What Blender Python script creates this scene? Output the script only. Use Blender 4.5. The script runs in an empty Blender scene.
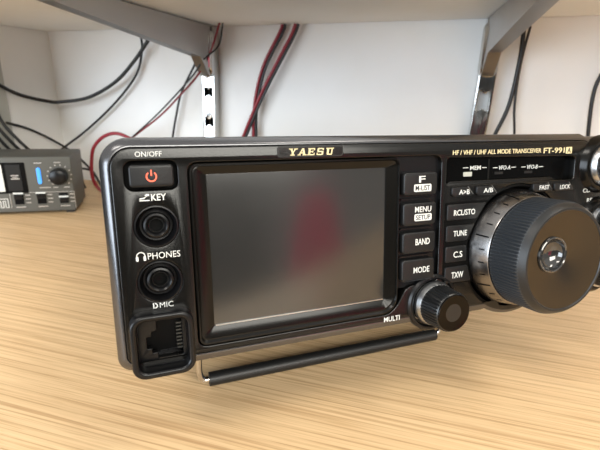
import bpy, bmesh, math, random
from mathutils import Matrix, Vector
random.seed(4)
S = bpy.context.scene
COL = S.collection
PI = math.pi

# ------------------------------------------------------------------ materials
def mat(name, color, rough=0.5, metal=0.0, spec=0.5, coat=0.0, aniso=0.0, bump=0.0, bscale=2000, emit=None, tangent=None, coat_rough=0.03, mottle=0.0):
    m = bpy.data.materials.new(name); m.use_nodes = True
    nt = m.node_tree; b = nt.nodes['Principled BSDF']
    b.inputs['Base Color'].default_value = (*color, 1)
    b.inputs['Roughness'].default_value = rough
    b.inputs['Metallic'].default_value = metal
    b.inputs['Specular IOR Level'].default_value = spec
    b.inputs['Coat Weight'].default_value = coat
    b.inputs['Coat Roughness'].default_value = coat_rough
    tc = nt.nodes.new('ShaderNodeTexCoord')
    if aniso:
        b.inputs['Anisotropic'].default_value = aniso
        t = nt.nodes.new('ShaderNodeTangent'); t.direction_type = 'RADIAL'; t.axis = tangent or 'Y'
        nt.links.new(t.outputs[0], b.inputs['Tangent']); b.inputs['Anisotropic Rotation'].default_value = .0
    n = nt.nodes.new('ShaderNodeTexNoise'); n.inputs['Scale'].default_value = bscale; n.inputs['Detail'].default_value = 2
    nt.links.new(tc.outputs['Object'], n.inputs['Vector'])
    if bump:
        bp = nt.nodes.new('ShaderNodeBump'); bp.inputs['Strength'].default_value = bump; bp.inputs['Distance'].default_value = 0.0002
        nt.links.new(n.outputs['Fac'], bp.inputs['Height']); nt.links.new(bp.outputs[0], b.inputs['Normal'])
    # a little wear in the gloss keeps every surface procedural
    mr = nt.nodes.new('ShaderNodeMapRange')
    mr.inputs['To Min'].default_value = max(0.0, rough - 0.012 - mottle); mr.inputs['To Max'].default_value = min(1.0, rough + 0.012 + mottle)
    nt.links.new(n.outputs['Fac'], mr.inputs['Value']); nt.links.new(mr.outputs[0], b.inputs['Roughness'])
    if emit:
        b.inputs['Emission Color'].default_value = (*emit[0], 1); b.inputs['Emission Strength'].default_value = emit[1]
    return m

M = {}
M['face'] = mat('satin_black_paint', (0.0028, 0.0026, 0.0022), 0.215, spec=0.4, bump=0.2, bscale=2600)
M['rim'] = mat('gunmetal_rim', (0.12, 0.12, 0.125), 0.22, metal=0.9, spec=0.6, bscale=900)
M['cabinet'] = mat('black_cabinet', (0.01, 0.01, 0.01), 0.4, spec=.4, bump=0.3)
M['black'] = mat('black_plastic', (0.0035, 0.0035, 0.004), 0.28, spec=0.3, bscale=1500)
M['deep'] = mat('dark_recess_plastic', (0.0015, 0.0015, 0.0015), 0.5, spec=.1)
M['frame'] = mat('glossy_black_surround', (0.004, 0.0036, 0.003), 0.2, spec=0.25, bscale=1200)
M['key'] = mat('button_rubber', (0.009, 0.009, 0.0092), 0.36, spec=.3, bump=0.2)
M['white'] = mat('white_print', (0.66, 0.66, 0.62), 0.6)
M['gold'] = mat('gold_print', (0.72, 0.60, 0.34), 0.45)
M['ink'] = mat('black_print', (0.01, 0.01, 0.01), 0.6)
M['chrome'] = mat('chromed_wire', (0.78, 0.76, 0.74), 0.14, metal=1.0, bscale=300)
M['silver'] = mat('silver_ring', (0.62, 0.63, 0.64), 0.3, metal=1.0, bscale=1200)
M['skirt'] = mat('satin_silver_skirt', (0.25, 0.24, 0.235), 0.26, metal=1.0, bscale=900)
M['rubber'] = mat('knurled_rubber', (0.02, 0.023, 0.027), 0.4, spec=0.5)
M['knobface'] = mat('spun_dark_metal', (0.085, 0.077, 0.066), 0.2, metal=1.0, aniso=0.5, bscale=400)
M['knobcap'] = mat('spun_black_metal', (0.022, 0.02, 0.018), 0.16, metal=1.0, aniso=0.5, bscale=400)
M['grip'] = mat('black_knob_grip', (0.006, 0.0062, 0.0066), 0.3, spec=0.5)
M['dish'] = mat('polished_dish', (0.05, 0.048, 0.045), 0.1, metal=0.6, coat=1.0)
M['nickel'] = mat('jack_sleeve', (0.05, 0.05, 0.05), 0.2, metal=0.9)
M['deeppin'] = mat('dull_contact', (0.05, 0.05, 0.045), 0.4, metal=.5)
M['red'] = mat('lit_power_symbol', (0.9, 0.12, 0.06), 0.5, emit=((1.0, 0.13, 0.06), 0.55))
M['glow'] = mat('lit_memory_lamp', (0.35, 0.35, 0.3), 0.5, emit=((0.9, 0.9, 0.75), 0.12))
M['edge'] = mat('key_edge_grey', (0.22, 0.22, 0.21), 0.4)  # flat grey for the thin slanted lines beside the keys
M['pane'] = mat('smoked_window', (0.002, 0.002, 0.002), 0.16, spec=0.07)
M['foot'] = mat('stand_rubber', (0.008, 0.008, 0.008), 0.45)
M['mod'] = mat('grey_green_enamel', (0.085, 0.083, 0.072), 0.5, bump=0.2)
M['blue'] = mat('blue_led_bar', (0.05, 0.3, 0.9), 0.35, emit=((0.08, 0.36, 1.0), 0.55))
M['wire_black'] = mat('black_cable_sheath', (0.006, 0.006, 0.006), 0.4, bscale=600)
M['wire_red'] = mat('red_cable_sheath', (0.24, 0.008, 0.018), 0.38, bscale=600)
M['redcloth'] = mat('red_cloth', (0.92, 0.02, 0.13), 0.9, bump=0.5, bscale=300)

def steel():
    m = mat('zinc_plated_steel', (0.58, 0.58, 0.57), 0.12, metal=1.0, bscale=40, mottle=0.04)
    return m
M['steel'] = steel()
M['galv'] = mat('galvanised_bracket_steel', (0.50, 0.49, 0.48), 0.38, metal=1.0, bscale=60, mottle=0.03)
M['railpaint'] = mat('grey_rail_paint', (0.42, 0.42, 0.38), 0.5)

def screen_mat():
    m = bpy.data.materials.new('coated_touch_screen'); m.use_nodes = True
    nt = m.node_tree; b = nt.nodes['Principled BSDF']
    b.inputs['Base Color'].default_value = (0.018, 0.0175, 0.0165, 1)
    b.inputs['IOR'].default_value = 1.8
    b.inputs['Roughness'].default_value = 0.25
    tc = nt.nodes.new('ShaderNodeTexCoord')
    n = nt.nodes.new('ShaderNodeTexNoise'); n.inputs['Scale'].default_value = 60; n.inputs['Detail'].default_value = 5
    nt.links.new(tc.outputs['Object'], n.inputs['Vector'])
    mr = nt.nodes.new('ShaderNodeMapRange'); mr.inputs['From Min'].default_value = 0.3; mr.inputs['From Max'].default_value = 0.7
    mr.inputs['To Min'].default_value = 0.17; mr.inputs['To Max'].default_value = 0.19
    nt.links.new(n.outputs['Fac'], mr.inputs['Value']); nt.links.new(mr.outputs[0], b.inputs['Roughness'])
    return m
M['screen'] = screen_mat()

def wood():
    m = bpy.data.materials.new('light_oak_laminate'); m.use_nodes = True
    nt = m.node_tree; L = nt.links; b = nt.nodes['Principled BSDF']
    tc = nt.nodes.new('ShaderNodeTexCoord')
    def noise(sx, sy, detail, rough=0.6, dist=0.0):
        mp = nt.nodes.new('ShaderNodeMapping'); mp.inputs['Scale'].default_value = (sx, sy, 1)
        L.new(tc.outputs['Object'], mp.inputs['Vector'])
        n = nt.nodes.new('ShaderNodeTexNoise'); n.inputs['Scale'].default_value = 1; n.inputs['Detail'].default_value = detail
        n.inputs['Roughness'].default_value = rough; n.inputs['Distortion'].default_value = dist
        L.new(mp.outputs[0], n.inputs['Vector']); return n
    broad = noise(1.0, 18, 4, 0.6, 0.3)
    fine = noise(7, 620, 3, 0.6, 0.3)
    pore = noise(30, 1250, 2, 0.5, 0.1)
    def ramp(src, stops):
        r = nt.nodes.new('ShaderNodeValToRGB'); e = r.color_ramp.elements
        e[0].position, e[0].color = stops[0][0], (*stops[0][1], 1)
        e[1].position, e[1].color = stops[-1][0], (*stops[-1][1], 1)
        for p, c in stops[1:-1]:
            x = e.new(p); x.color = (*c, 1)
        L.new(src.outputs['Fac'], r.inputs[0]); return r
    r1 = ramp(broad, [(0.3, (0.70, 0.485, 0.27)), (0.7, (0.76, 0.545, 0.315))])
    r2 = ramp(fine, [(0.38, (0.70, 0.62, 0.54)), (0.49, (0.94, 0.92, 0.89)), (0.62, (1.05, 1.05, 1.04))])
    r3 = ramp(pore, [(0.33, (0.76, 0.70, 0.62)), (0.44, (1, 1, 1))])
    def mul(a, c, f=1.0):
        x = nt.nodes.new('ShaderNodeMix'); x.data_type = 'RGBA'; x.blend_type = 'MULTIPLY'; x.inputs[0].default_value = f
        L.new(a, x.inputs[6]); L.new(c, x.inputs[7]); return x.outputs[2]
    c = mul(mul(r1.outputs[0], r2.outputs[0], 0.85), r3.outputs[0], 0.6)
    L.new(c, b.inputs['Base Color'])
    b.inputs['Roughness'].default_value = 0.42; b.inputs['Specular IOR Level'].default_value = 0.4
    bp = nt.nodes.new('ShaderNodeBump'); bp.inputs['Strength'].default_value = 0.15; bp.inputs['Distance'].default_value = 0.0003
    L.new(fine.outputs['Fac'], bp.inputs['Height']); L.new(bp.outputs[0], b.inputs['Normal'])
    return m
M['wood'] = wood()

def plaster(name, c, bump=0.25):
    m = bpy.data.materials.new(name); m.use_nodes = True
    nt = m.node_tree; L = nt.links; b = nt.nodes['Principled BSDF']
    tc = nt.nodes.new('ShaderNodeTexCoord')
    n = nt.nodes.new('ShaderNodeTexNoise'); n.inputs['Scale'].default_value = 9; n.inputs['Detail'].default_value = 6
    L.new(tc.outputs['Object'], n.inputs['Vector'])
    r = nt.nodes.new('ShaderNodeValToRGB'); e = r.color_ramp.elements
    e[0].position = 0.3; e[0].color = (c[0]*.95, c[1]*.94, c[2]*.92, 1); e[1].position = 0.65; e[1].color = (*c, 1)
    L.new(n.outputs['Fac'], r.inputs[0]); L.new(r.outputs[0], b.inputs['Base Color'])
    b.inputs['Roughness'].default_value = 0.85
    n2 = nt.nodes.new('ShaderNodeTexNoise'); n2.inputs['Scale'].default_value = 120; n2.inputs['Detail'].default_value = 3
    L.new(tc.outputs['Object'], n2.inputs['Vector'])
    bp = nt.nodes.new('ShaderNodeBump'); bp.inputs['Strength'].default_value = bump; bp.inputs['Distance'].default_value = 0.0006
    L.new(n2.outputs['Fac'], bp.inputs['Height']); L.new(bp.outputs[0], b.inputs['Normal'])
    return m
M['wall'] = plaster('white_plaster', (0.86, 0.855, 0.84))
M['shelfboard'] = plaster('white_melamine', (0.88, 0.88, 0.855), 0.05)
M['floorm'] = plaster('grey_floor', (0.30, 0.29, 0.28))

# ------------------------------------------------------------------ frames
class Frame:
    """local millimetres (u right, v up, o out of the front) of a box-shaped appliance"""
    def __init__(s, root, base): s.root = root; s.base = base
    def p(s, u, v, o): return Vector(((u - s.base[0]) / 1000, -(o - s.base[2]) / 1000, (v - s.base[1]) / 1000))

def finish(me, name, m, parent=None, angle=35):
    me.materials.clear(); me.materials.append(m)
    for p in me.polygons: p.use_smooth = True
    me.set_sharp_from_angle(angle=math.radians(angle))
    o = bpy.data.objects.new(name, me); COL.objects.link(o)
    if parent: o.parent = parent
    return o

def curve_mesh(cu):
    o = bpy.data.objects.new('tmp', cu); COL.objects.link(o)
    dg = bpy.context.evaluated_depsgraph_get(); dg.update()
    me = bpy.data.meshes.new_from_object(o.evaluated_get(dg))
    bpy.data.objects.remove(o); bpy.data.curves.remove(cu)
    return me

def rrect(u0, v0, u1, v1, r, n=6):
    if not isinstance(r, (tuple, list)): r = (r, r, r, r)   # bl, br, tr, tl
    pts = []
    for (cx, cy, a0, rr) in ((u0, v0, PI, r[0]), (u1, v0, 1.5*PI, r[1]), (u1, v1, 0, r[2]), (u0, v1, .5*PI, r[3])):
        sx = 1 if cx == u0 else -1; sy = 1 if cy == v0 else -1
        k = n if rr > 0.01 else 0
        for i in range(k + 1):
            a = a0 + (i / max(k, 1)) * PI / 2
            pts.append((cx + sx*rr + rr*math.cos(a), cy + sy*rr + rr*math.sin(a)))
    return pts

def circle(cu, cv, r, n=48): return [(cu + r*math.cos(2*PI*i/n), cv + r*math.sin(2*PI*i/n)) for i in range(n)]

def rounded(poly, r, n=4):
    """round every corner of a polygon"""
    out = []; N = len(poly)
    for i, p in enumerate(poly):
        a, b = Vector(poly[i-1]), Vector(poly[(i+1) % N]); p = Vector(p)
        rr = min(r, (a-p).length*.45, (b-p).length*.45)
        s, e = p + (a-p).normalized()*rr, p + (b-p).normalized()*rr
        for k in range(n+1):
            t = k/n; q = s*(1-t)**2 + p*2*t*(1-t) + e*t*t
            out.append((q.x, q.y))
    return out

def plate(fr, name, outlines, o0, o1, m, parent=None, bevel=0.0, res=2):
    """flat piece with holes between depths o0 and o1; front and back edges bevelled"""
    cu = bpy.data.curves.new(name, 'CURVE'); cu.dimensions = '2D'; cu.fill_mode = 'BOTH'
    for pts in outlines:
        sp = cu.splines.new('POLY'); sp.points.add(len(pts)-1)
        for i, (x, y) in enumerate(pts): sp.points[i].co = (x, y, 0, 1)
        sp.use_cyclic_u = True
    T = (o1 - o0); b = min(bevel, T*.49)
    cu.extrude = T/2 - b; cu.bevel_depth = b; cu.bevel_resolution = res; cu.offset = -b
    me = curve_mesh(cu)
    mid = (o0+o1)/2
    for v in me.vertices: v.co = fr.p(v.co.x, v.co.y, v.co.z + mid)
    bm = bmesh.new(); bm.from_mesh(me); bmesh.ops.remove_doubles(bm, verts=bm.verts, dist=1e-6); bmesh.ops.recalc_face_normals(bm, faces=bm.faces); bm.to_mesh(me); bm.free()
    return finish(me, name, m, parent if parent else fr.root)

def text(fr, name, s, box, o, m, parent=None, bold=0.02, shear=0.0, thick=0.08, tilt=0.0, fit_h=True):
    """printed lettering fitted in box (u0, u1, v0, v1)"""
    cu = bpy.data.curves.new(name, 'FONT'); cu.body = s; cu.size = 1; cu.offset = bold*.35; cu.shear = shear; cu.extrude = 0.01; cu.resolution_u = 3
    me = curve_mesh(cu)
    xs = [v.co.x for v in me.vertices]; ys = [v.co.y for v in me.vertices]
    x0, x1, y0, y1 = min(xs), max(xs), min(ys), max(ys); u0, u1, v0, v1 = box
    for v in me.vertices:
        tx = (v.co.x-x0)/(x1-x0); ty = (v.co.y-y0)/(y1-y0)
        v.co = fr.p(u0 + tx*(u1-u0), v0 + ty*(v1-v0) + tilt*tx, o + (thick if v.co.z > 0 else -thick))
    return finish(me, name, m, parent if parent else fr.root)

def lathe(fr, name, prof, cu_, cv_, m, parent=None, n=64, cap0=False, cap1=True, ribs=None, angle=35):
    """prof: (r, o) list from back to front; ribs=(i0, i1, count, depth) between profile indices"""
    bm = bmesh.new(); rings = []
    for k, (r, o) in enumerate(prof):
        ring = []
        for i in range(n):
            a = 2*PI*i/n; rr = r
            if ribs and ribs[0] <= k <= ribs[1]:
                rr = r - ribs[3]*(1 if (i*ribs[2]*2//n) % 2 else 0)
            ring.append(bm.verts.new(fr.p(cu_ + rr*math.cos(a), cv_ + rr*math.sin(a), o)))
        rings.append(ring)
    for a, b in zip(rings, rings[1:]):
        for i in range(n): bm.faces.new((a[i], a[(i+1) % n], b[(i+1) % n], b[i]))
    if cap0: bm.faces.new(rings[0])
    if cap1: bm.faces.new(rings[-1])
    bmesh.ops.recalc_face_normals(bm, faces=bm.faces)
    me = bpy.data.meshes.new(name); bm.to_mesh(me); bm.free()
    return finish(me, name, m, parent if parent else fr.root, angle)

def boxes(fr, name, bl, m, parent=None):
    """several axis-aligned blocks as one mesh: (u0,u1,v0,v1,o0,o1)"""
    bm = bmesh.new()
    for u0, u1, v0, v1, o0, o1 in bl:
        vs = [bm.verts.new(fr.p(u, v, o)) for u in (u0, u1) for v in (v0, v1) for o in (o0, o1)]
        for q in ((0,1,3,2), (4,6,7,5), (0,4,5,1), (2,3,7,6), (0,2,6,4), (1,5,7,3)): bm.faces.new([vs[i] for i in q])
    bmesh.ops.recalc_face_normals(bm, faces=bm.faces)
    me = bpy.data.meshes.new(name); bm.to_mesh(me); bm.free()
    return finish(me, name, m, parent if parent else fr.root)

def loft(fr, name, loops, m, parent=None, cap_front=False, low=lambda u, v, o: 1.0):
    """skin between loops [(points, o), ...] with equal counts"""
    bm = bmesh.new(); rr = [[bm.verts.new(fr.p(u, v, o*low(u, v, o))) for u, v in pts] for pts, o in loops]
    n = len(rr[0])
    for a, b in zip(rr, rr[1:]):
        for i in range(n): bm.faces.new((a[i], a[(i+1) % n], b[(i+1) % n], b[i]))
    if cap_front: bm.faces.new(rr[-1])
    bmesh.ops.recalc_face_normals(bm, faces=bm.faces)
    me = bpy.data.meshes.new(name); bm.to_mesh(me); bm.free()
    return finish(me, name, m, parent if parent else fr.root)

def smooth_path(pts, sub=8):
    P = [Vector(p) for p in pts]; P = [2*P[0]-P[1]] + P + [2*P[-1]-P[-2]]; out = []
    for i in range(1, len(P)-2):
        a, b, c, d = P[i-1:i+3]
        for k in range(sub):
            t = k/sub
            out.append(.5*((2*b) + (c-a)*t + (2*a-5*b+4*c-d)*t*t + (3*b-a-3*c+d)*t**3))
    out.append(P[-2]); return out

def tube(name, path, r, m, parent=None, n=12):
    """round tube along points given in metres"""
    bm = bmesh.new(); rings = []; up = Vector((0.13, 0.21, 1)).normalized(); N = len(path)
    for i, p in enumerate(path):
        t = (path[min(i+1, N-1)] - path[max(i-1, 0)]).normalized()
        x = t.cross(up)
        if x.length < 1e-3: x = t.cross(Vector((1, 0, 0)))
        x.normalize(); y = t.cross(x).normalized(); up = -y if (-y).dot(up) > 0 else y
        rings.append([bm.verts.new(p + (x*math.cos(2*PI*k/n) + y*math.sin(2*PI*k/n))*r) for k in range(n)])
    for a, b in zip(rings, rings[1:]):
        s = min(range(n), key=lambda s: sum((a[k].co - b[(k+s) % n].co).length for k in (0, 3)))
        b[:] = b[s:] + b[:s]
        for i in range(n): bm.faces.new((a[i], a[(i+1) % n], b[(i+1) % n], b[i]))
    bm.faces.new(rings[0]); bm.faces.new(rings[-1])
    bmesh.ops.recalc_face_normals(bm, faces=bm.faces)
    me = bpy.data.meshes.new(name); bm.to_mesh(me); bm.free()
    return finish(me, name, m, parent)

def tag(o, label, cat, group=None):
    o['label'] = label; o['category'] = cat
    if group: o['group'] = group
    return o
def struct(o): o['kind'] = 'structure'; return o

# ------------------------------------------------------------------ setting
W = 0.495          # back wall
XL = -0.462        # left wall
WF = Frame(None, (0, 0, 0))     # world frame in mm: u = x, v = z, o = -y
def wbox(name, x0, x1, y0, y1, z0, z1, m): return boxes(WF, name, [(x0*1000, x1*1000, z0*1000, z1*1000, -y1*1000, -y0*1000)], m)
struct(wbox('wall_back', XL-0.1, 2.6, W, W+0.1, -0.80, 2.0, M['wall']))
struct(wbox('wall_left', XL-0.1, XL, 0.33, W, -0.80, 2.0, M['wall']))
struct(wbox('floor', XL-0.1, 2.6, -2.4, W+0.1, -0.85, -0.80, M['floorm']))
desk = wbox('desk', XL+0.001, 1.4, -0.105, W-0.001, -0.03, 0.0, M['wood'])
tag(desk, 'light oak worktop with fine grain running along the wall', 'desk')

# shelf above, carried by two brackets hooked in two slotted uprights
SH = lambda xmm: 206.2 + .035*xmm      # the board is not quite level
def shelf_mesh():
    bm = bmesh.new(); vs = []
    for x in (XL*1000+2, 1400):
        for dz in (0, 20):
            for y in (215, W*1000-1): vs.append(bm.verts.new((x/1000, y/1000, (SH(x)+dz)/1000)))
    for q in ((0,1,3,2), (4,6,7,5), (0,4,5,1), (2,3,7,6), (0,2,6,4), (1,5,7,3)): bm.faces.new([vs[i] for i in q])
    bmesh.ops.recalc_face_normals(bm, faces=bm.faces)
    me = bpy.data.meshes.new('wall_shelf'); bm.to_mesh(me); bm.free(); return me
shelf = finish(shelf_mesh(), 'wall_shelf', M['shelfboard'])
tag(shelf, 'white shelf board over the desk, seen from underneath', 'shelf')

def upright(name, x0, x1, pitch, z_first, hh, dark, label):
    """slotted steel channel standing off the wall: front face with twin slots, two flanges"""
    root = bpy.data.objects.new(name, None); COL.objects.link(root); root.location = ((x0+x1)/2000, W-0.001, 0.001)
    tag(root, label, 'shelf upright', 'slotted uprights on the back wall')
    fr = Frame(root, ((x0+x1)/2, 1, -(W*1000-1)))
    holes = []; z = z_first
    w = x1-x0; cx = (x0+x1)/2
    while z < 190:
        if z > 20:
            hw = w*.36
            for sx in (1,):
                holes.append([(cx-hw, z-hh), (cx-hw*.45, z-hh), (cx-hw*.3, z-hh+2), (cx+hw*.3, z-hh+2), (cx+hw*.45, z-hh), (cx+hw, z-hh), (cx+hw, z+hh), (cx+hw*.45, z+hh), (cx+hw*.3, z+hh-2), (cx-hw*.3, z+hh-2), (cx-hw*.45, z+hh), (cx-hw, z+hh)])
        z += pitch
    yf = -(W*1000-1)+15
    plate(fr, 'slotted_face', [rrect(x0, 2, x1, SH(x0)-1, .3, 1)] + holes, yf-1.5, yf, M['steel'], bevel=.25)
    boxes(fr, 'flange', [(x0, x0+1.5, 2, SH(x0)-1, yf-15, yf-1.5)], M['steel'])
    boxes(fr, 'flange', [(x1-1.5, x1, 2, SH(x0)-1, yf-15, yf-1.5)], M['steel'])
    if dark: boxes(fr, 'slot_shade_strip', [(x0+2, x1-2, 2, SH(x0)-1, yf-14.9, yf-14)], M['deep'])  # added near-black strip, stands in for the shade inside the slots
    return root
upright('shelf_upright', -241.5, -226.5, 34, 92.5, 5.2, True, 'steel slotted upright behind the ON/OFF button end of the radio, bright face')
upright('shelf_upright', 59.5, 75.5, 40, 131, 9.5, False, 'steel slotted upright behind the radio near its tuning dial')

def bracket(name, xc, label, flip=1):
    """pressed steel bracket: folded channel, deep at the wall and shallow at the front"""
    root = bpy.data.objects.new(name, None); COL.objects.link(root); root.location = (xc/1000, W-0.018, SH(xc)/1000-0.03)
    tag(root, label, 'shelf bracket', 'shelf brackets')
    yw, yf = -(W*1000-17), -235   # o at the wall end / front end
    top = SH(xc)-0.9
    fr = Frame(root, (xc, SH(xc)-30, yw-1))
    def web(x):
        bm = bmesh.new()
        prof = [(yw, top), (yf, top), (yf, top-9), (yw+25, top-33), (yw+8, top-50), (yw+3, top-53), (yw, top-52)]
        a = [bm.verts.new(fr.p(x-.7, v, o)) for o, v in prof]; b = [bm.verts.new(fr.p(x+.7, v, o)) for o, v in prof]
        bm.faces.new(a); bm.faces.new(b); n = len(prof)
        for i in range(n): bm.faces.new((a[i], a[(i+1) % n], b[(i+1) % n], b[i]))
        bmesh.ops.recalc_face_normals(bm, faces=bm.faces)
        me = bpy.data.meshes.new('side_web'); bm.to_mesh(me); bm.free()
        return finish(me, 'side_web', M['galv'], root)
    web(xc-5); web(xc+5)
    boxes(fr, 'top_flange', [(xc-5.6, xc+5.6, top-1.4, top, yw, yf)], M['steel'])
    # folded bottom flange and curved nose close the channel
    P = [(yf, top-9), (yw+25, top-33), (yw+16, top-43), (yw+9, top-49.5), (yw+5, top-52.5), (yw+1, top-53)]
    bm = bmesh.new(); rows = []
    for o, v in P: rows.append([bm.verts.new(fr.p(xc-5.7, v, o)), bm.verts.new(fr.p(xc+5.7, v, o))])
    for a, b in zip(rows, rows[1:]): bm.faces.new((a[0], a[1], b[1], b[0]))
    bmesh.ops.solidify(bm, geom=bm.faces[:], thickness=.0008)
    bmesh.ops.recalc_face_normals(bm, faces=bm.faces)
    me = bpy.data.meshes.new('bottom_flange'); bm.to_mesh(me); bm.free(); finish(me, 'bottom_flange', M['galv'], root)
    def shield(k): return rounded([(xc-9*k, top-54+16*(1-k)), (xc+9*k, top-54+16*(1-k)), (xc+10*k, top-4-10*(1-k)), (xc-10*k, top-4-10*(1-k))], 8*k, 6)
    loft(fr, 'hook_shield', [(shield(1), yw-.4), (shield(.96), yw+2.0), (shield(.7), yw+5.5), (shield(.35), yw+7.5)], M['steel'], cap_front=True)
    return root
bracket('shelf_bracket', -234, 'steel shelf bracket on the upright behind the ON/OFF button end of the radio')
bracket('shelf_bracket', 66, 'steel shelf bracket on the upright behind the tuning dial end of the radio')

# upright on the left wall
lw = boxes(WF, 'corner_rail', [(XL*1000+.5, XL*1000+4, 1, 188, -415, -392)], M['railpaint'])
tag(lw, 'grey metal rail standing in the corner at the left wall', 'rail')

# ------------------------------------------------------------------ cables
def cable(name, pts, r, m, label, cat='cable', group=None):
    o = tube(name, smooth_path([(x/1000, y/1000, z/1000) for x, y, z in pts]), r/1000, M[m])
    tag(o, label, cat, group); return o
CB = 'cables hanging behind the radio'
cable('power_cable', [(-457,398,132), (-456,410,124), (-454,432,114), (-444,458,107), (-434,468,106), (-398,477,113), (-359,480,133), (-329,480,159), (-306,480,185), (-297,484,200)], 2.1, 'wire_black',
      'thick black cable sagging in a wide curve between the left wall and the bracket', group=CB)
cable('signal_cable', [(-326,486,201), (-324,487,189), (-323,487,171), (-334,487,142), (-368,487,107), (-413,485,71), (-445,474,46), (-458,460,30)], 1.4, 'wire_black',
      'thin black cable falling from the shelf and crossing behind the small grey box', group=CB)
cable('signal_cable', [(-458,408,84), (-457,432,76), (-452,454,64), (-439,470,49), (-426,478,35), (-408,481,16), (-396,480,2), (-370,478,1.6), (-335,478,1.6)], 1.5, 'wire_black',
      'black cable sloping from the left wall down to the desk behind the small grey box', group=CB)
cable('coiled_cable', [(-398,452,1.5), (-399,450,10), (-396,446,22), (-390,440,29), (-384,436,31), (-372,437,28), (-362,436,14), (-350,434,2), (-325,430,1.6)], 1.3, 'wire_black',
      'black cable looping out beside the right end of the small grey box', group=CB)
for k, (dx, dz) in enumerate([(0, 0), (6, 5), (12, -2), (18, 6)]):
    cable('bundled_cable', [(-458+dx*.2, 366+dx*1.2, 150), (-457.5+dx*.25, 368+dx*1.2, 120), (-455+dx*.4, 372+dx*1.2, 88), (-450+dx*.7, 380+dx*1.2, 66), (-444+dx, 392+dx*1.2, 44), (-436+dx*1.1, 404+dx*1.2, 18), (-430+dx*1.1, 408+dx*1.2, 1.9)], 1.8, 'wire_black',
          'one of the bundled black cables dropping behind the small grey box at the left wall', group='black cables bundled behind the grey box')
cable('red_cable', [(-362,440,1.8), (-369,438,10), (-371,435,24), (-369,435,43), (-364,435,58), (-352,435,70), (-337,435,76.5), (-323,435,76), (-305,435,68), (-285,435,52), (-272,432,36)], 2.0, 'wire_red',
      'red cable looping over the top left corner of the radio', group=CB)
cable('red_cable', [(-345,462,55), (-335,465,66), (-291,465,97), (-263,465,122), (-239,466,146), (-224,467,170), (-212,466,199)], 1.1, 'wire_red',
      'thin dark red cable climbing diagonally in front of the left slotted upright', group=CB)
cable('black_wire', [(-347,460,54), (-340,458,60), (-296,457,94), (-266,458,121), (-241,459,146), (-228,459,162), (-213,464,176), (-208,466,199)], 0.9, 'wire_black',
      'thin black wire twisted along the thin red cable in front of the slotted upright', group=CB)
cable('signal_cable', [(-246,486,184), (-252,487,161), (-273,487,125), (-282,487,97), (-290,487,64), (-296,486,30), (-300,485,2)], 1.3, 'wire_black',
      'black cable leaning left of the slotted upright, above the ON/OFF button', group=CB)
def pair(a, label_red, label_black):
    cable('red_wire', a, 1.7, 'wire_red', label_red, group='red and black wire pairs')
    cable('black_wire', [(x+3.0, y+1.6, z) for x, y, z in a], 1.7, 'wire_black', label_black, group='red and black wire pairs')
pair([(-147,484,200.5), (-150,484,192), (-168,484,158), (-177,484,126), (-180,484,98), (-180,484,72), (-181,482,40), (-181,480,3)],
     'red wire of the left pair hanging straight down behind the maker nameplate', 'black wire of the left pair hanging straight down behind the maker nameplate')
pair([(-131,479,200.5), (-136,479,188), (-152,479,159), (-172,479,121), (-194,479,71), (-208,479,38), (-216,478,3)],
     'red wire of the right pair slanting behind the maker nameplate', 'black wire of the right pair slanting behind the maker nameplate')
cable('signal_cable', [(93,484,201), (94,484,190), (95,485,166), (93,485,128), (84,485,95), (74,484,60), (68,484,3)], 2.0, 'wire_black',
      'thick black cable hanging right of the upright near the tuning dial', group=CB)
cable('signal_cable', [(99,486,201), (97,486,175), (97,486,150), (99,486,124), (104,486,95), (106,486,50), (106,486,3)], 1.2, 'wire_black',
      'thin black cable hanging beside the thicker one right of the upright', group=CB)
cable('signal_cable', [(186,484,200), (175,485,176), (167,485,155), (166,485,137), (169,485,110), (172,485,90), (176,485,45), (178,485,3)], 1.8, 'wire_black',
      'black cable hanging on the wall at the right edge, behind the model number', group=CB)

# ------------------------------------------------------------------ transceiver
rx = Vector((0.821427703, 0.570312659, 0)); up = Vector((-0.09353861, 0.13472471, 0.9864582)); nb = rx.cross(up)
O = Vector((-0.08823, 0.10455, 0.04552))
base = (103, -38.0, -47)           # where the stand meets the desk
rad = bpy.data.objects.new('transceiver', None); COL.objects.link(rad)
rot = Matrix((rx, -nb, up)).transposed().to_4x4()
rad.matrix_world = Matrix.Translation(O + (rx*base[0] + up*base[1] + nb*base[2])/1000) @ rot
tag(rad, 'black desktop radio transceiver with dark screen and large dial, propped on its wire stand', 'radio')
R = Frame(rad, base)

DU, DV = 177.3, 27.9            # dial centre
def bottom(u, r):
    d = r*r - (u-DU)**2
    return min(0.0, DV - math.sqrt(d)) if d > 0 else 0.0
def shell_outline(ins, rbig):
    x0, x1, y0, y1 = ins, 243-ins, ins-.9, 80.9-ins
    pts = rrect(x0, y0, x1, y1, (5.5-ins*.6, 6, 6, rbig), 8)
    # pts order: bl, br, tr, tl; insert dial bulge on the bottom edge and the step at the hood end
    bl, br, tr, tl = pts[0:9], pts[9:18], pts[18:27], pts[27:36]
    bulge = [(u, bottom(u, 32.6-ins) + (ins-.9)*(1 if bottom(u, 32.6-ins) == 0 else 0)) for u in [DU-32+2*i for i in range(33)]]
    step = [(220.5, y1-1.2), (217, y1)]
    tr = [(x, y-1.2) for x, y in tr]
    return bl + bulge + br + tr + step + tl
loft(R, 'front_rim', [(shell_outline(i_, 9.5-i_*.8), o_) for i_, o_ in ((3.3, -22), (0, -22), (0, -3.3), (.12, -2.8), (.45, -2.3), (2.0, -.8), (2.5, -.5), (3.0, -.45), (3.2, -.6), (3.3, -4.5))], M['rim'], low=lambda u, v, o: .35 if (v < 3.6 and u > 5.6 and o > -4) else 1.0)
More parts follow.
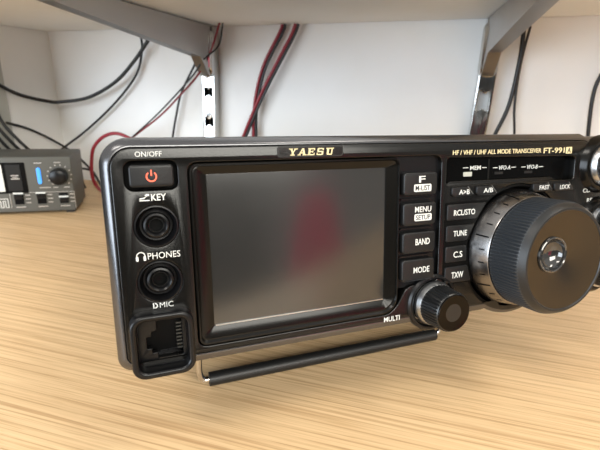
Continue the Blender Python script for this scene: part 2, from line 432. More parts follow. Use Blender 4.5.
plate(R, 'cabinet', [rrect(2.5, 2, 240.5, 77, 4)], -253, -21, M['cabinet'], bevel=1)

# face plate with its openings
pocket = rounded([(27.7, 5), (108, 5), (112.5, 8.5), (117, 16.6), (133, 16.6), (133, 72.3), (27.7, 72.3)], 3.6, 5)
vfo = rounded([(135.6, 59.2), (212, 59.0), (212, 70.2), (135.6, 71.2)], 2.0, 4)
openings = [rrect(7.5, 63.5, 24.3, 73.3, 2.8), circle(16.3, 51.2, 7.2), circle(16.2, 31.8, 7.4), rrect(6.4, 1.9, 24, 20.0, 2), pocket, vfo,
            circle(DU, DV, 30.4, 96)]
keys = {'rcl': [(136.2, 44.0), (152.2, 44.0), (157.6, 51.0), (136.2, 51.0)], 'tune': [(136.2, 34.4), (147.2, 34.4), (151.4, 41.6), (136.2, 41.6)],
        'cs': [(136.2, 25.0), (147.8, 25.0), (147.2, 32.2), (136.2, 32.2)], 'txw': [(136.2, 15.4), (150.6, 15.4), (148.3, 22.8), (136.2, 22.8)]}
def grow(poly, d):
    c = Vector((sum(p[0] for p in poly)/len(poly), sum(p[1] for p in poly)/len(poly)))
    return [(p[0] + (d if p[0] > c.x else -d), p[1] + (d if p[1] > c.y else -d)) for p in poly]
face = plate(R, 'face_plate', [shell_outline(3.4, 6.8)] + openings, -4.5, 0, M['face'], bevel=.45)
plate(R, 'back_plate', [rrect(4, 4, 239, 76, 4)], -8, -6.0, M['deep'])
lathe(R, 'dial_well', [(32.0, -3.5), (31.0, -5.9)], DU, DV, M['deep'], n=96, cap1=True)

# power button
pb = plate(R, 'power_button', [rrect(8.9, 64.6, 23.0, 72.0, 1.3)], -4, 1.2, M['key'], bevel=.6)
gl = []
a0 = math.radians(90)
ring_o = [(15.9 + 1.75*math.cos(a0 + math.radians(38) + math.radians(284)*i/30), 68.1 + 1.75*math.sin(a0 + math.radians(38) + math.radians(284)*i/30)) for i in range(31)]
ring_i = [(15.9 + 1.32*math.cos(a0 + math.radians(38) + math.radians(284)*i/30), 68.1 + 1.32*math.sin(a0 + math.radians(38) + math.radians(284)*i/30)) for i in range(31)]
plate(R, 'power_symbol', [ring_o + ring_i[::-1], [(15.68, 68.4), (16.12, 68.4), (16.12, 70.3), (15.68, 70.3)]], 1.1, 1.3, M['red'], parent=pb)
text(R, 'lettering', 'ON/OFF', (11.3, 19.7, 74.6, 76.3), 0.02, M['white'], bold=0.0)
text(R, 'lettering', 'KEY', (15.3, 20.1, 60.0, 62.2), 0.02, M['white'], bold=.03)
# morse key pictogram
plate(R, 'key_symbol', [[(11.6, 60.0), (14.8, 60.0), (14.8, 60.35), (11.6, 60.35)], [(11.6, 60.6), (13.0, 60.7), (14.0, 61.6), (14.7, 61.7), (14.7, 62.3), (13.9, 62.3), (13.3, 61.9), (13.7, 61.5), (12.9, 61.1), (11.6, 61.0)]], -.02, .1, M['white'])
text(R, 'lettering', 'PHONES', (12.7, 23.4, 40.0, 42.2), 0.02, M['white'], bold=-.01)
text(R, 'lettering', 'MIC', (15.3, 19.9, 22.3, 24.2), 0.02, M['white'], bold=-.02)
hp = [(10.5 + 1.5*math.cos(PI*i/12), 41.3 + 1.5*math.sin(PI*i/12)) for i in range(13)]
hi = [(10.5 + 1.2*math.cos(PI*i/12), 41.3 + 1.2*math.sin(PI*i/12)) for i in range(13)]
plate(R, 'headphone_symbol', [hp + hi[::-1], rrect(8.9, 39.6, 9.7, 41.3, .3, 2), rrect(11.3, 39.6, 12.1, 41.3, .3, 2)], -.02, .1, M['white'])
plate(R, 'microphone_symbol', [[(13.1, 22.25), (13.45, 22.25), (13.45, 24.25), (13.1, 24.25)],
      [(13.75, 22.25), (14.3, 22.40), (14.65, 22.90), (14.65, 23.60), (14.3, 24.10), (13.75, 24.25), (13.75, 23.90), (14.1, 23.80), (14.3, 23.50), (14.3, 23.00), (14.1, 22.70), (13.75, 22.60)]], -.02, .1, M['white'])

def jack(cu, cv, r):
    j = lathe(R, 'jack_socket', [(r, -.2), (r-.2, .4), (r-.6, .45), (r-.95, -.3), (r-1.6, -2.6), (r-1.9, -3.4), (r-2.9, -3.5)], cu, cv, M['black'], n=56, cap1=False)
    lathe(R, 'collar', [(r-2.7, -5.5), (r-2.7, -2.2), (r-3.1, -1.4), (r-3.7, -1.2), (r-4.4, -1.8), (r-4.7, -2.4), (r-4.7, -5.5)], cu, cv, M['black'], parent=j, n=48, cap1=False)
    lathe(R, 'contact_sleeve', [(r-4.75, -2.6), (r-5.1, -2.6), (r-5.1, -5.9)], cu, cv, M['nickel'], parent=j, n=32, cap1=False)
jack(16.3, 51.2, 7.3); jack(16.2, 31.8, 7.5)

# microphone socket
mc = plate(R, 'microphone_socket', [rrect(4.7, -1.5, 26.1, 21.7, 4.8, 8), rrect(7.0, 1.0, 23.8, 19.5, 3.0, 6)], -3, 5.0, M['black'], bevel=1.0, res=3)
plate(R, 'socket_floor', [rrect(6.5, 1.5, 24.5, 20.5, 2), rounded([(13.5, 3.2), (22.3, 3.2), (22.3, 17.2), (13.5, 17.2), (13.5, 13.6), (11.6, 13.6), (11.6, 11.6), (9.9, 11.6), (9.9, 7.2), (11.6, 7.2), (11.6, 5.4), (13.5, 5.4)], .3, 2)], -3.8, -1.0, M['black'], parent=mc, bevel=.2)
boxes(R, 'contact_pins', [(20.3, 22.2, 4.9+i*1.35, 5.45+i*1.35, -5.8, -3.0) for i in range(8)], M['deeppin'], parent=mc)
boxes(R, 'latch_lip', [(13.6, 21.4, 2.9, 3.4, -3.0, -.6)], M['nickel'], parent=mc)

# display surround, screen
fo = rounded([(28.3, 5.8), (108.4, 5.8), (112.3, 8.8), (112.6, 71.7), (28.3, 71.7)], 2.8, 5)
def seg_loop(x0, y0, x1, y1, r, n=6): return rrect(x0, y0, x1, y1, r, n)
dsp = bpy.data.objects.new('display', None)
A_ = [(28.2, 5.6), (113.4, 5.6), (113.4, 71.8), (28.2, 71.8)]
B_ = [(28.9, 7.3), (112.9, 7.3), (112.9, 71.0), (28.9, 71.0)]
C_ = [(34.3, 11.7), (105.8, 11.7), (105.8, 67.8), (34.3, 67.8)]
sur = loft(R, 'display_surround', [(rrect(28.0, 5.3, 112.4, 72.0, (2.8, 7.5, 3, 3)), -.5), (rrect(28.3, 5.6, 112.1, 71.7, (2.6, 7.2, 3, 3)), .2), (rrect(28.8, 6.2, 111.8, 71.3, (2.4, 7.1, 2.8, 2.8)), .2), (rrect(29.2, 6.9, 111.6, 71.0, (2.2, 7, 2.6, 2.6)), -.7), (rrect(29.6, 7.6, 111.3, 70.8, (2.2, 7, 2.6, 2.6)), -.6),
      (rrect(34.1, 11.6, 106.9, 68.0, .2), -2.3), (rrect(34.2, 11.7, 106.8, 67.9, .2), -2.8)], M['frame'])
plate(R, 'screen', [rrect(33.9, 11.4, 107.1, 68.2, .3, 2)], -4.2, -2.55, M['screen'], bevel=.15)
boxes(R, 'screen_edge_highlight', [(34.6, 106.4, 11.45, 11.75, -2.6, -2.15)], M['silver'], parent=sur)  # silver bar stands in for the highlight along the lower glass edge
plate(R, 'key_column', [rrect(107.3, 15.5, 134, 73.0, .5)], -5.2, -2.2, M['black'])

# nameplate and model lettering
np_o = rrect(59.8, 73.1, 86.4, 77.3, 1.2); np_i = rrect(60.3, 73.6, 85.9, 76.8, .8)
nmp = plate(R, 'nameplate', [np_o], -.3, .12, M['ink'], bevel=.05)
plate(R, 'nameplate_panel', [np_i], -.2, .18, M['face'], parent=nmp)
# wide slab lettering built from strokes: Y A E S U
def strokes(name, segs, u0, v0, w, h, o, m, parent, slant=.18):
    loops = []
    for s in segs:
        loops.append([(u0 + (x + slant*(y-.5)*h/w)*w, v0 + y*h) for x, y in s])
    outs = []
    for i, l in enumerate(loops):
        outs.append(plate(R, name, [l], o-.1, o+.1, m, parent=parent))
    # merge the strokes of one letter
    bm = bmesh.new()
    for x in outs:
        bm.from_mesh(x.data)
    me = outs[0].data; bm.to_mesh(me); bm.free()
    for x in outs[1:]: bpy.data.objects.remove(x)
    return outs[0]
def par(x0, x1, y0, x2, x3, y1): return [(x0, y0), (x1, y0), (x3, y1), (x2, y1)]
sf = .14
LET = {
 'Y': [par(.36, .60, 0, .36, .60, .52), par(.36, .56, .45, .06, .30, 1), par(.44, .58, .45, .74, .88, 1), par(.22, .74, 0, .22, .74, sf), par(-.03, .42, 1-sf, -.03, .42, 1), par(.60, 1.02, 1-sf, .60, 1.02, 1)],
 'A': [par(.04, .18, 0, .42, .56, 1), par(.66, .92, 0, .40, .62, 1), par(.2, .75, .28, .22, .72, .42), par(-.06, .30, 0, -.06, .30, sf), par(.56, 1.04, 0, .56, 1.04, sf)],
 'E': [par(.1, .34, 0, .1, .34, 1), par(0, .95, 0, 0, .95, .15), par(0, .92, .85, 0, .92, 1), par(.2, .70, .43, .2, .70, .57), par(.83, .95, 0, .83, .95, .32), par(.80, .92, .7, .80, .92, 1), par(.62, .72, .34, .62, .72, .66)],
 'S': [par(.05, .85, 0, .05, .85, .15), par(.70, .92, .08, .70, .92, .50), par(.1, .88, .42, .08, .86, .58), par(.04, .26, .5, .04, .26, .92), par(.1, .9, .85, .1, .9, 1), par(0, .12, 0, 0, .12, .34), par(.80, .92, .68, .80, .92, 1)],
 'U': [par(.12, .36, .08, .12, .36, 1), par(.2, .82, 0, .2, .82, .16), par(.70, .84, .08, .70, .84, 1), par(-.02, .50, 1-sf, -.02, .50, 1), par(.54, 1.0, 1-sf, .54, 1.0, 1)]}
x = 64.3
for ch, wd in (('Y', 3.55), ('A', 3.6), ('E', 3.35), ('S', 3.2), ('U', 3.45)):
    strokes('letter', LET[ch], x, 73.75, wd*.9, 2.6, .24, M['gold'], nmp); x += 3.72
text(R, 'lettering', 'HF / VHF / UHF ALL MODE TRANSCEIVER', (138.4, 189.0, 72.3, 74.3), .02, M['gold'], bold=.02)
text(R, 'model_number', 'FT-991', (190.6, 204.1, 71.9, 74.5), .02, M['gold'], bold=.035)
ab = plate(R, 'model_suffix', [rrect(205.0, 71.5, 208.9, 74.6, .3, 2)], -.05, .12, M['gold'])
text(R, 'letter', 'A', (205.8, 208.1, 71.9, 74.2), .14, M['ink'], parent=ab, bold=.03)

# indicator window
win = plate(R, 'indicator_window', [rrect(134.5, 58.5, 213, 71.5, .5)], -5.5, -3.2, M['pane'])
plate(R, 'window_ledge', [rounded([(135, 58.5), (203.5, 58.5), (198, 60.6), (138.5, 60.9)], .6, 3)], -3.3, -1.2, M['face'], parent=win, bevel=.3)
boxes(R, 'divider', [(160.6, 161.5, 60.4, 70, -3.3, -2.8)], M['face'], parent=win)
text(R, 'lettering', 'MEM', (150.9, 156.8, 65.4, 67.2), -3.15, M['white'], parent=win, bold=.01)
text(R, 'lettering', 'VFO-A', (167.4, 174.2, 64.9, 66.8), -3.15, M['white'], parent=win, bold=.0, shear=.2)
text(R, 'lettering', 'VFO-B', (184.5, 191.2, 64.7, 66.6), -3.15, M['white'], parent=win, bold=.0, shear=.2)
boxes(R, 'marking_lines', [(a, b, v, v+.3, -3.25, -3.1) for a, b, v in ((146.9, 149.8, 66.3), (157.6, 160.2, 66.1), (164.0, 166.6, 65.8), (174.9, 177.6, 65.7), (181.0, 183.6, 65.6), (191.8, 194.7, 65.4))], M['white'], parent=win)
plate(R, 'indicator_lamp', [rrect(147.2, 62.6, 152.0, 64.6, .4, 2)], -3.3, -3.05, M['glow'], parent=win)
boxes(R, 'dark_lamp', [(165, 170, 62.9, 64.1, -3.3, -3.1)], M['key'], parent=win)
boxes(R, 'dark_lamp', [(183, 188, 62.7, 63.9, -3.3, -3.1)], M['key'], parent=win)

# soft keys of the left column
def softkey(name, v0, v1, top, sub=None, topbox=None):
    k = plate(R, name, [rrect(113.6, v0, 130.0, v1, (1.6, 1.6, 1.2, 1.2), 5)], -4.5, 1.2, M['key'], bevel=.7, res=3)
    text(R, 'lettering', top, topbox, 1.2, M['white'], parent=k, bold=.025)
    if sub:
        s, b = sub
        w = plate(R, 'white_tab', [rrect(b[0], b[2], b[1], b[3], .6, 3)], 1.1, 1.28, M['white'], parent=k)
        text(R, 'tab_lettering', s, (b[0]+.7, b[1]-.7, b[2]+.45, b[3]-.45), 1.3, M['ink'], parent=k, bold=.02)
softkey('function_key', 56.1, 65.6, 'F', ('M-LIST', (118.4, 127.0, 57.6, 60.7)), (120.8, 123.9, 61.4, 64.1))
softkey('menu_key', 43.2, 52.9, 'MENU', ('SETUP', (119.0, 127.6, 45.2, 48.2)), (119.2, 127.3, 48.9, 51.3))
softkey('band_key', 31.2, 40.4, 'BAND', None, (119.9, 127.1, 34.8, 37.5))
softkey('mode_key', 18.8, 28.5, 'MODE', None, (119.3, 127.4, 22.4, 25.0))
boxes(R, 'key_bar', [(113.6, 129.8, v, v+.7, -3, -.9) for v in (54.0, 41.4, 29.2)], M['black'])

def flatkey(name, poly, s, box, o=.9, r=.7):
    k = plate(R, name, [rounded(poly, r, 3)], -2, o, M['key'], bevel=.35)
    text(R, 'lettering', s, box, o+.02, M['white'], parent=k, bold=.025)
flatkey('recall_store_key', keys['rcl'], 'RCL/STO', (139.6, 151.2, 46.0, 48.5))
flatkey('tune_key', keys['tune'], 'TUNE', (139.8, 147.2, 36.7, 39.2))
flatkey('clarifier_key', keys['cs'], 'C.S', (140.3, 145.2, 27.0, 29.8))
flatkey('txw_key', keys['txw'], 'TXW', (139.7, 146.2, 17.5, 20.3))
plate(R, 'key_bed', [rounded([(135.4, 14.6), (152.3, 14.6), (149.5, 23.0), (148.4, 33.0), (152.4, 42.2), (159.2, 51.9), (135.4, 51.9)], .5, 2)], -1, .12, M['deep'])
hexk = lambda a, b, v0, v1: [(a+1.2, v0), (b-.6, v0), (b, v0+.8), (b-3.2, v1), (a, v1), (a, v0+1)]
flatkey('vfo_swap_key', hexk(138.2, 149.8, 54.3, 58.3), 'A\u25b8B' if False else 'A>B', (141.9, 147.6, 55.2, 57.3), .9, .4)
flatkey('vfo_select_key', hexk(151.6, 163.2, 54.2, 58.2), 'A/B', (155.4, 160.7, 55.3, 57.4), .9, .4)
flatkey('fast_key', hexk(185.0, 197.4, 54.0, 57.8), 'FAST', (188.8, 195.0, 54.9, 57.0), .9, .4)
flatkey('lock_key', hexk(198.6, 211.4, 53.7, 57.5), 'LOCK', (202.1, 208.7, 54.6, 56.7), .9, .4)
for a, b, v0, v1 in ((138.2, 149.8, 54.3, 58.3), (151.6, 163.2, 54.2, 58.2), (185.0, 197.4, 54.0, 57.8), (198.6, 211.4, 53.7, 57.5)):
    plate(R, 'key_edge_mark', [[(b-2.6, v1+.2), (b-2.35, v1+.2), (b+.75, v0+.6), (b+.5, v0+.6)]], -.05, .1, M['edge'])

# MULTI knob
MU, MV = 130.6, 7.4
text(R, 'lettering', 'MULTI', (105.8, 113.6, 1.9, 4.1), .02, M['white'], bold=.01)
lathe(R, 'knob_collar', [(13.0, -3), (13.0, .2), (12.2, 1.0), (11.4, 1.1), (10.9, .6), (10.6, -.5)], MU, MV, M['black'], n=72, cap1=True)
kn = lathe(R, 'multi_knob', [(8.6, 3.2), (9.3, 3.6), (9.25, 4.6), (8.75, 12.8), (8.3, 13.6), (7.9, 14.0)], MU, MV, M['grip'], n=240, ribs=(2, 3, 40, .45), cap1=True)
lathe(R, 'knob_skirt', [(9.9, .5), (10.1, 1.0), (9.9, 2.2), (9.3, 4.0), (8.6, 4.1)], MU, MV, M['silver'], parent=kn, n=72, cap1=False)
lathe(R, 'knob_cap', [(8.0, 13.7), (7.95, 14.3), (7.7, 14.5), (.08, 13.5)], MU, MV, M['knobcap'], parent=kn, n=72)

# main dial
lathe(R, 'dial_shadow_ring', [(30.2, -5.5), (30.2, -.6), (29.4, -.3), (28.8, -1.5)], DU, DV, M['deep'], n=96, cap1=False)
dial = lathe(R, 'tuning_dial', [(24.0, 9.0), (24.8, 9.5), (25.0, 10.3), (24.8, 22.4), (24.3, 23.6), (23.4, 25.2), (22.3, 26.2), (21.5, 26.3), (21.2, 25.8)], DU, DV, M['rubber'], n=416, ribs=(2, 3, 104, .6), cap1=False)
lathe(R, 'dial_rim', [(24.35, 23.5), (23.4, 25.3), (22.4, 26.35), (21.6, 26.4), (21.25, 25.9)], DU, DV, M['cabinet'], parent=dial, n=96, cap1=False)
DX, DY, DR = DU-7.1, DV+2.9, 7.2
def dished_face():
    # shallow spun cone with an opening for the finger dish
    bm = bmesh.new(); rings = []; NR, NA = 42, 120
    for k in range(1, NR+1):
        r = 21.3*k/NR; rings.append([(DU + r*math.cos(2*PI*i/NA), DV + r*math.sin(2*PI*i/NA), 23.9 + 2.0*k/NR) for i in range(NA)])
    inside = lambda p: math.hypot(p[0]-DX, p[1]-DY) < DR + .1
    cache = {}
    def vert(k, i):
        i %= NA
        if (k, i) not in cache:
            p = rings[k][i]; d = math.hypot(p[0]-DX, p[1]-DY)
            if d < DR + .1: p = (DX + (p[0]-DX)*(DR+.1)/d, DY + (p[1]-DY)*(DR+.1)/d, p[2])
            cache[(k, i)] = bm.verts.new(R.p(*p))
        return cache[(k, i)]
    for k in range(NR-1):
        for i in range(NA):
            q = [(k, i), (k, i+1), (k+1, i+1), (k+1, i)]
            if all(inside(rings[a][b % NA]) for a, b in q): continue
            bm.faces.new([vert(a, b) for a, b in q])
    if not all(inside(p) for p in rings[0]): bm.faces.new([vert(0, i) for i in range(NA)])
    bmesh.ops.recalc_face_normals(bm, faces=bm.faces)
    me = bpy.data.meshes.new('dial_face'); bm.to_mesh(me); bm.free()
    return finish(me, 'dial_face', M['knobface'], dial)
dished_face()
bowl = [(DR+.6, 24.8), (DR+.4, 25.9), (DR, 26.1), (DR-.4, 25.8)] + [((DR-.5)*math.cos(a*PI/2/8), 25.6-4.0*math.sin(a*PI/2/8)) for a in range(1, 8)] + [(.05, 21.6)]
lathe(R, 'finger_dish', bowl, DX, DY, M['dish'], parent=dial, n=48)
lathe(R, 'dial_pad', [(24.8, 8.2), (24.8, 9.3)], DU, DV, M['deep'], parent=dial, n=64)
sk = lathe(R, 'dial_skirt', [(27.6, -1.8), (27.8, -.6), (27.5, .2), (25.6, 8.8), (25.3, 9.2), (24.2, 9.2)], DU, DV, M['skirt'], n=128, cap1=False)
# notches round the skirt
bm = bmesh.new()
for i in range(28):
    a = 2*PI*i/28 + .11; d = .010 if i % 4 else .013; L0, L1 = ((4.6, 7.4) if i % 4 else (1.6, 8.0))
    vs = []
    for oo, dd in ((L0, d), (L0, -d), (L1, -d), (L1, d)):
        r = 27.5 - (oo-.2)*(1.9/8.6) + .12
        vs.append(bm.verts.new(R.p(DU + r*math.cos(a+dd), DV + r*math.sin(a+dd), oo)))
    bm.faces.new(vs)
bmesh.ops.solidify(bm, geom=bm.faces[:], thickness=.0001)
me = bpy.data.meshes.new('skirt_marks'); bm.to_mesh(me); bm.free(); finish(me, 'skirt_marks', M['black'], sk)

# right hand control column (cut by the frame edge)
def side_knob(name, cu, cv, ring, r, depth):
    lathe(R, 'knob_boss', [(ring+4.5, -1), (ring+3.4, 1.4), (ring+2.2, 2.6), (ring+.8, 2.8), (ring+.3, 1.2)], cu, cv, M['frame'], n=72)
    k = lathe(R, name, [(r, 4.4), (r-.2, depth-1), (r-.9, depth)], cu, cv, M['grip'], n=200, ribs=(0, 0, 36, .4))
    lathe(R, 'knob_skirt', [(ring, 1.6), (ring, 3.0), (r+.8, 4.8), (r-.2, 4.8)], cu, cv, M['silver'], parent=k, n=72, cap1=False)
    lathe(R, 'knob_cap', [(r-.7, depth-.1), (r-1.0, depth+.3)], cu, cv, M['knobcap'], parent=k, n=64)
side_knob('clarifier_knob', 229.5, 65.5, 10.2, 8.2, 14)
side_knob('gain_knob', 231.5, 36.5, 9.0, 7.6, 13)
side_knob('squelch_knob', 231.5, 11.5, 9.0, 8.0, 13)
text(R, 'lettering', 'CLAR/VFO-B', (219.2, 239.0, 51.9, 53.9), .02, M['white'], bold=.0)
text(R, 'lettering', 'RF GAIN', (222.7, 236, 46.9, 48.9), .02, M['white'], bold=.0)

# wire stand with rubber sleeve, feet, side screw
def rp(u, v, o): return R.p(u, v, o)
bar = tube('stand_wire', smooth_path([rp(33.2, 2.5, -34), rp(32.2, -8, -38), rp(31.6, -22, -43.5), rp(31.8, -30, -46), rp(33.4, -33.8, -47), rp(37, -34.5, -47), rp(60, -34.5, -47), rp(100, -34.5, -47), rp(140, -34.5, -47),
      rp(168.5, -34.5, -47), rp(171.8, -33.6, -47), rp(173, -30, -46), rp(173.2, -22, -43.5), rp(173, -8, -38), rp(172.8, 2.5, -34)], 6), .0015, M['chrome'], rad)
tube('stand_sleeve', [rp(36.2, -34.5, -47), rp(37, -34.5, -47)] + [rp(37+13.2*i, -34.5, -47) for i in range(1, 11)] + [rp(169.4, -34.5, -47)], .0034, M['foot'], rad, n=20)
for u in (33.2, 172.8):
    boxes(R, 'stand_hinge', [(u-3, u+3, .2, 2.4, -38, -30)], M['cabinet'])
for u in (20, 222):
    lathe(R, 'foot', [(0.1, 0)], u, 0, M['foot']) if False else boxes(R, 'foot', [(u-7, u+7, -3.8, 2.1, -246, -232)], M['foot'])
plate(R, 'side_screw', [rrect(-1.0, 24, 2.6, 31, .8, 3)], -34, -27, M['nickel'], bevel=.4)

# ------------------------------------------------------------------ small grey box at the left
mr_ = math.radians(30); ex = Vector((math.cos(mr_), math.sin(mr_), 0)); ny = Vector((ex.y, -ex.x, 0))
corner = Vector((-0.3357, 0.3664, 0.003))
mod = bpy.data.objects.new('control_box', None); COL.objects.link(mod)
org = corner - ex*0.095
mod.matrix_world = Matrix.Translation(Vector((org.x, org.y, 0)) + ex*.0475) @ Matrix((ex, -ny, Vector((0, 0, 1)))).transposed().to_4x4()
tag(mod, 'small dark grey accessory box with a blue light bar, standing left of the radio', 'electronic device')
Q = Frame(mod, (47.5, 0, 0))
plate(Q, 'housing', [rounded([(0, 3), (93.5, 3), (94.5, 60.5), (-1, 60.5)], 2.0, 3)], -52, 0, M['mod'], bevel=1.2)
for u in (8, 87):
    for o in (-8, -44): boxes(Q, 'foot', [(u-4, u+4, 0.0, 3.2, o-4, o+4)], M['foot'])
mt = plate(Q, 'display_frame', [rrect(3, 23.3, 51.5, 55, .8, 3)], -.5, .5, M['deep'], bevel=.2)
plate(Q, 'meter_face', [rrect(6, 25.5, 31, 53, .4, 2)], .4, .8, M['white'], parent=mt)
plate(Q, 'dark_panel', [rrect(34, 26, 47, 53, .4, 2)], .4, .8, M['key'], parent=mt)
boxes(Q, 'printed_lines', [(38, 45, 41.3, 42.3, .7, .9), (37.6, 45.4, 38.0, 39.0, .7, .9), (39, 44, 39.6, 40.2, .7, .9)], M['silver'], parent=mt)
plate(Q, 'light_bar', [rrect(61.4, 32.6, 65.2, 49.6, 1.8, 5)], -.5, .9, M['blue'], bevel=.3)
k = lathe(Q, 'volume_knob', [(8.6, 0), (8.4, 7.5), (7.6, 9.0), (6.5, 9.6)], 82.0, 40.8, M['black'], n=96, ribs=(0, 1, 24, .5))
lathe(Q, 'knob_top', [(6.4, 9.3), (5.2, 9.9)], 82.0, 40.8, M['black'], parent=k)
boxes(Q, 'scale_dots', [(82+11.2*math.cos(a)-.6, 82+11.2*math.cos(a)+.6, 40.8+11.2*math.sin(a)-.6, 40.8+11.2*math.sin(a)+.6, -.1, .15) for a in [math.radians(d) for d in (230, 205, 180, 155, 130, 105, 80, 55, 30, 5, -20, -45)]], M['silver'])
for b_ in [(60, 67, 53.8, 54.6, -.1, .15), (78.5, 84.5, 54.2, 55, -.1, .15), (62, 72.5, 28.2, 29.0, -.1, .15), (75, 79, 28.2, 29, -.1, .15), (85, 90, 28.2, 29, -.1, .15)]: boxes(Q, 'printed_caption', [b_], M['silver'])
for u0, hi_ in ((37.6, 1), (58.2, 1), (79.2, 0)):
    s = plate(Q, 'slide_switch', [rrect(u0, 11.5, u0+8.2, 22.6, .5, 2)], -.5, .5, M['deep'])
    plate(Q, 'slider', [rrect(u0+.5, 17.2 if hi_ else 13.5, u0+7.7, 21.5 if hi_ else 17.5, .3, 2)], .4, 2.6, M['black'], parent=s)
    v = 22.4 if hi_ else 17.8
    boxes(Q, 'white_mark', [(u0-.6, u0+8.6, v, v+1.7, .3, .8)], M['white'], parent=s)
    for b_ in [(u0+10, u0+14.5, v_, v_+.9, -.1, .15) for v_ in (20.6, 16.6, 12.6)] + [(u0, u0+9, 8.0, 9.0, -.1, .15)]: boxes(Q, 'printed_caption', [b_], M['silver'])
boxes(Q, 'panel_line', [(33.5, 94, 23.6, 24.0, -.1, .12), (33.6, 34.0, 8, 24, -.1, .12), (93.4, 93.8, 6, 24, -.1, .12)], M['silver'])
# outlined letter "m"
mo = [(20.0, 8.2), (20.0, 18), (31.6, 18), (31.6, 8.2), (28.4, 8.2), (28.4, 15), (27.2, 15), (27.2, 8.2), (24.2, 8.2), (24.2, 15), (23.0, 15), (23.0, 8.2)]
plate(Q, 'letter_m', [mo, [(20.7, 8.9), (22.3, 8.9), (22.3, 15.7), (24.9, 15.7), (24.9, 8.9), (26.5, 8.9), (26.5, 15.7), (29.1, 15.7), (29.1, 8.9), (30.9, 8.9), (30.9, 17.3), (20.7, 17.3)]], -.1, .15, M['white'])

# ------------------------------------------------------------------ unseen red chair, added for its reflection in the dark screen
chair = bpy.data.objects.new('reflection_chair', None); COL.objects.link(chair)
cx = Vector((0.53, 0.848, 0)).normalized(); cn = Vector((-cx.y, cx.x, 0))
chair.matrix_world = Matrix.Translation((0.97, -0.44, -0.80)) @ Matrix((cx, -cn, Vector((0, 0, 1)))).transposed().to_4x4()
tag(chair, 'red upholstered office chair added out of view to put a red reflection in the radio screen', 'chair')
K = Frame(chair, (0, 0, 0))
plate(K, 'backrest', [rounded([(-190, 560), (190, 560), (205, 690), (110, 1010), (-110, 1010), (-205, 690)], 60, 8)], -30, 25, M['redcloth'], bevel=20, res=4)
boxes(K, 'back_support', [(-25, 25, 440, 700, -45, -31)], M['black'])
def seat_mesh():
    bm = bmesh.new(); bmesh.ops.create_cube(bm, size=1)
    for v in bm.verts: v.co = Vector((v.co.x*.44, .24 + v.co.y*.42, .46 + v.co.z*.07))
    bmesh.ops.bevel(bm, geom=bm.edges[:], offset=.03, segments=4, affect='EDGES')
    me = bpy.data.meshes.new('seat'); bm.to_mesh(me); bm.free(); return me
finish(seat_mesh(), 'seat', M['redcloth'], chair)
tube('gas_post', [Vector((0, .24, .09)), Vector((0, .24, .25)), Vector((0, .24, .43))], .028, M['black'], chair)
for i in range(5):
    a = 2*PI*i/5
    tube('leg', [Vector((.02*math.cos(a), .24+.02*math.sin(a), .10)), Vector((.16*math.cos(a), .24+.16*math.sin(a), .08)), Vector((.30*math.cos(a), .24+.30*math.sin(a), .055))], .016, M['black'], chair)
    lathe(Frame(chair, (0, 0, 0)), 'castor', [(20, -240-300*math.sin(a)-12), (27, -240-300*math.sin(a)-9), (27, -240-300*math.sin(a)+9), (20, -240-300*math.sin(a)+12)], 300*math.cos(a), 27, M['black'], n=24, cap0=True)

# ------------------------------------------------------------------ light
w = bpy.data.worlds.new('room_light'); S.world = w; w.use_nodes = True
nt = w.node_tree; bg = nt.nodes['Background']
tc = nt.nodes.new('ShaderNodeTexCoord'); sp = nt.nodes.new('ShaderNodeSeparateXYZ'); rp_ = nt.nodes.new('ShaderNodeValToRGB')
nt.links.new(tc.outputs['Generated'], sp.inputs[0]); nt.links.new(sp.outputs['Z'], rp_.inputs[0])
e = rp_.color_ramp.elements
e[0].position = 0.0; e[0].color = (0.03, 0.028, 0.025, 1); e[1].position = .9; e[1].color = (0.85, 0.83, 0.80, 1)
for p_, c_ in ((.07, (0.05, 0.047, 0.043, 1)), (.17, (0.16, 0.155, 0.14, 1)), (.30, (0.75, 0.73, 0.68, 1))):
    x = e.new(p_); x.color = c_
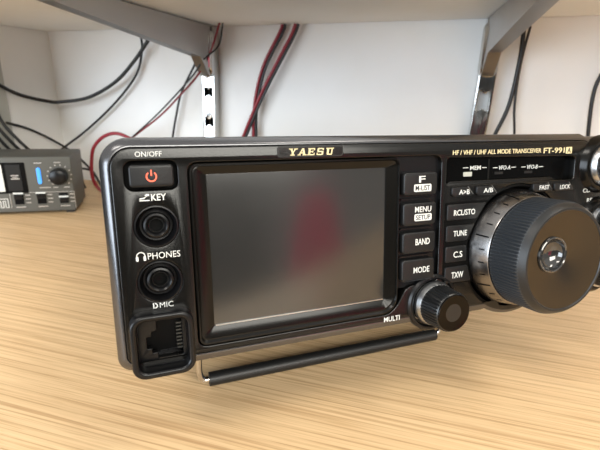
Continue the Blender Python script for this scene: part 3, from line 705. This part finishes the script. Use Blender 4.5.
# the pale wall of the room to the right
mrx = nt.nodes.new('ShaderNodeMapRange'); mrx.interpolation_type = 'SMOOTHSTEP'
mrx.inputs['From Min'].default_value = .60; mrx.inputs['From Max'].default_value = .80
mrx.inputs['To Min'].default_value = 0.0; mrx.inputs['To Max'].default_value = 1.0
nt.links.new(sp.outputs['X'], mrx.inputs['Value'])
mixw = nt.nodes.new('ShaderNodeMix'); mixw.data_type = 'RGBA'; mixw.blend_type = 'LIGHTEN'
mixw.inputs[7].default_value = (0.40, 0.38, 0.355, 1)
nt.links.new(mrx.outputs[0], mixw.inputs[0]); nt.links.new(rp_.outputs[0], mixw.inputs[6])
nt.links.new(mixw.outputs[2], bg.inputs[0]); bg.inputs[1].default_value = 1.0

def area(name, loc, target, sx, sy, power, color):
    l = bpy.data.lights.new(name, 'AREA'); l.shape = 'RECTANGLE'; l.size = sx; l.size_y = sy; l.energy = power; l.color = color
    o = bpy.data.objects.new(name, l); COL.objects.link(o); o.location = loc
    o.rotation_euler = (Vector(target) - Vector(loc)).to_track_quat('-Z', 'Y').to_euler(); return o
area('window_daylight', (-1.15, -2.15, 0.34), (-0.05, 0.45, 0.1), 2.3, 1.2, 88, (0.80, 0.90, 1.0))
area('window_far', (1.35, -1.5, 1.06), (0.0, 0.2, 0.1), 1.5, 0.75, 46, (1.0, 0.97, 0.88))
area('overhead_light', (0.95, 0.08, 1.7), (0.1, 0.2, 0), 0.6, 0.35, 9, (1.0, 0.93, 0.82))
area('overhead_light', (-0.5, -0.9, 1.75), (-0.2, 0.2, 0), 0.9, 0.35, 14, (1.0, 0.94, 0.85))  # fill light added to brighten the left side of the desk

# ------------------------------------------------------------------ camera
cam = bpy.data.cameras.new('camera'); co = bpy.data.objects.new('camera', cam); COL.objects.link(co)
B3 = Matrix(((0.96744, -0.11585, 0.22505), (0.25026, 0.3047, -0.91898), (0.03789, 0.94538, 0.32377)))
B3 = Matrix(((0.96744, 0.25026, 0.03789), (-0.11585, 0.3047, 0.94538), (0.22505, -0.91898, 0.32377))).transposed()
co.matrix_world = Matrix.Translation((0, 0, 0.14518)) @ B3.to_4x4()
cam.sensor_fit = 'HORIZONTAL'; cam.sensor_width = 9.8; cam.lens = 426.6*9.8/600
cam.clip_start = 0.005; cam.clip_end = 30
cam.dof.use_dof = True; cam.dof.focus_distance = 0.182; cam.dof.aperture_fstop = cam.lens/1.1
S.camera = co
S.view_settings.view_transform = 'Standard'; S.view_settings.look = 'None'; S.view_settings.gamma = 1; S.view_settings.exposure = 0.0
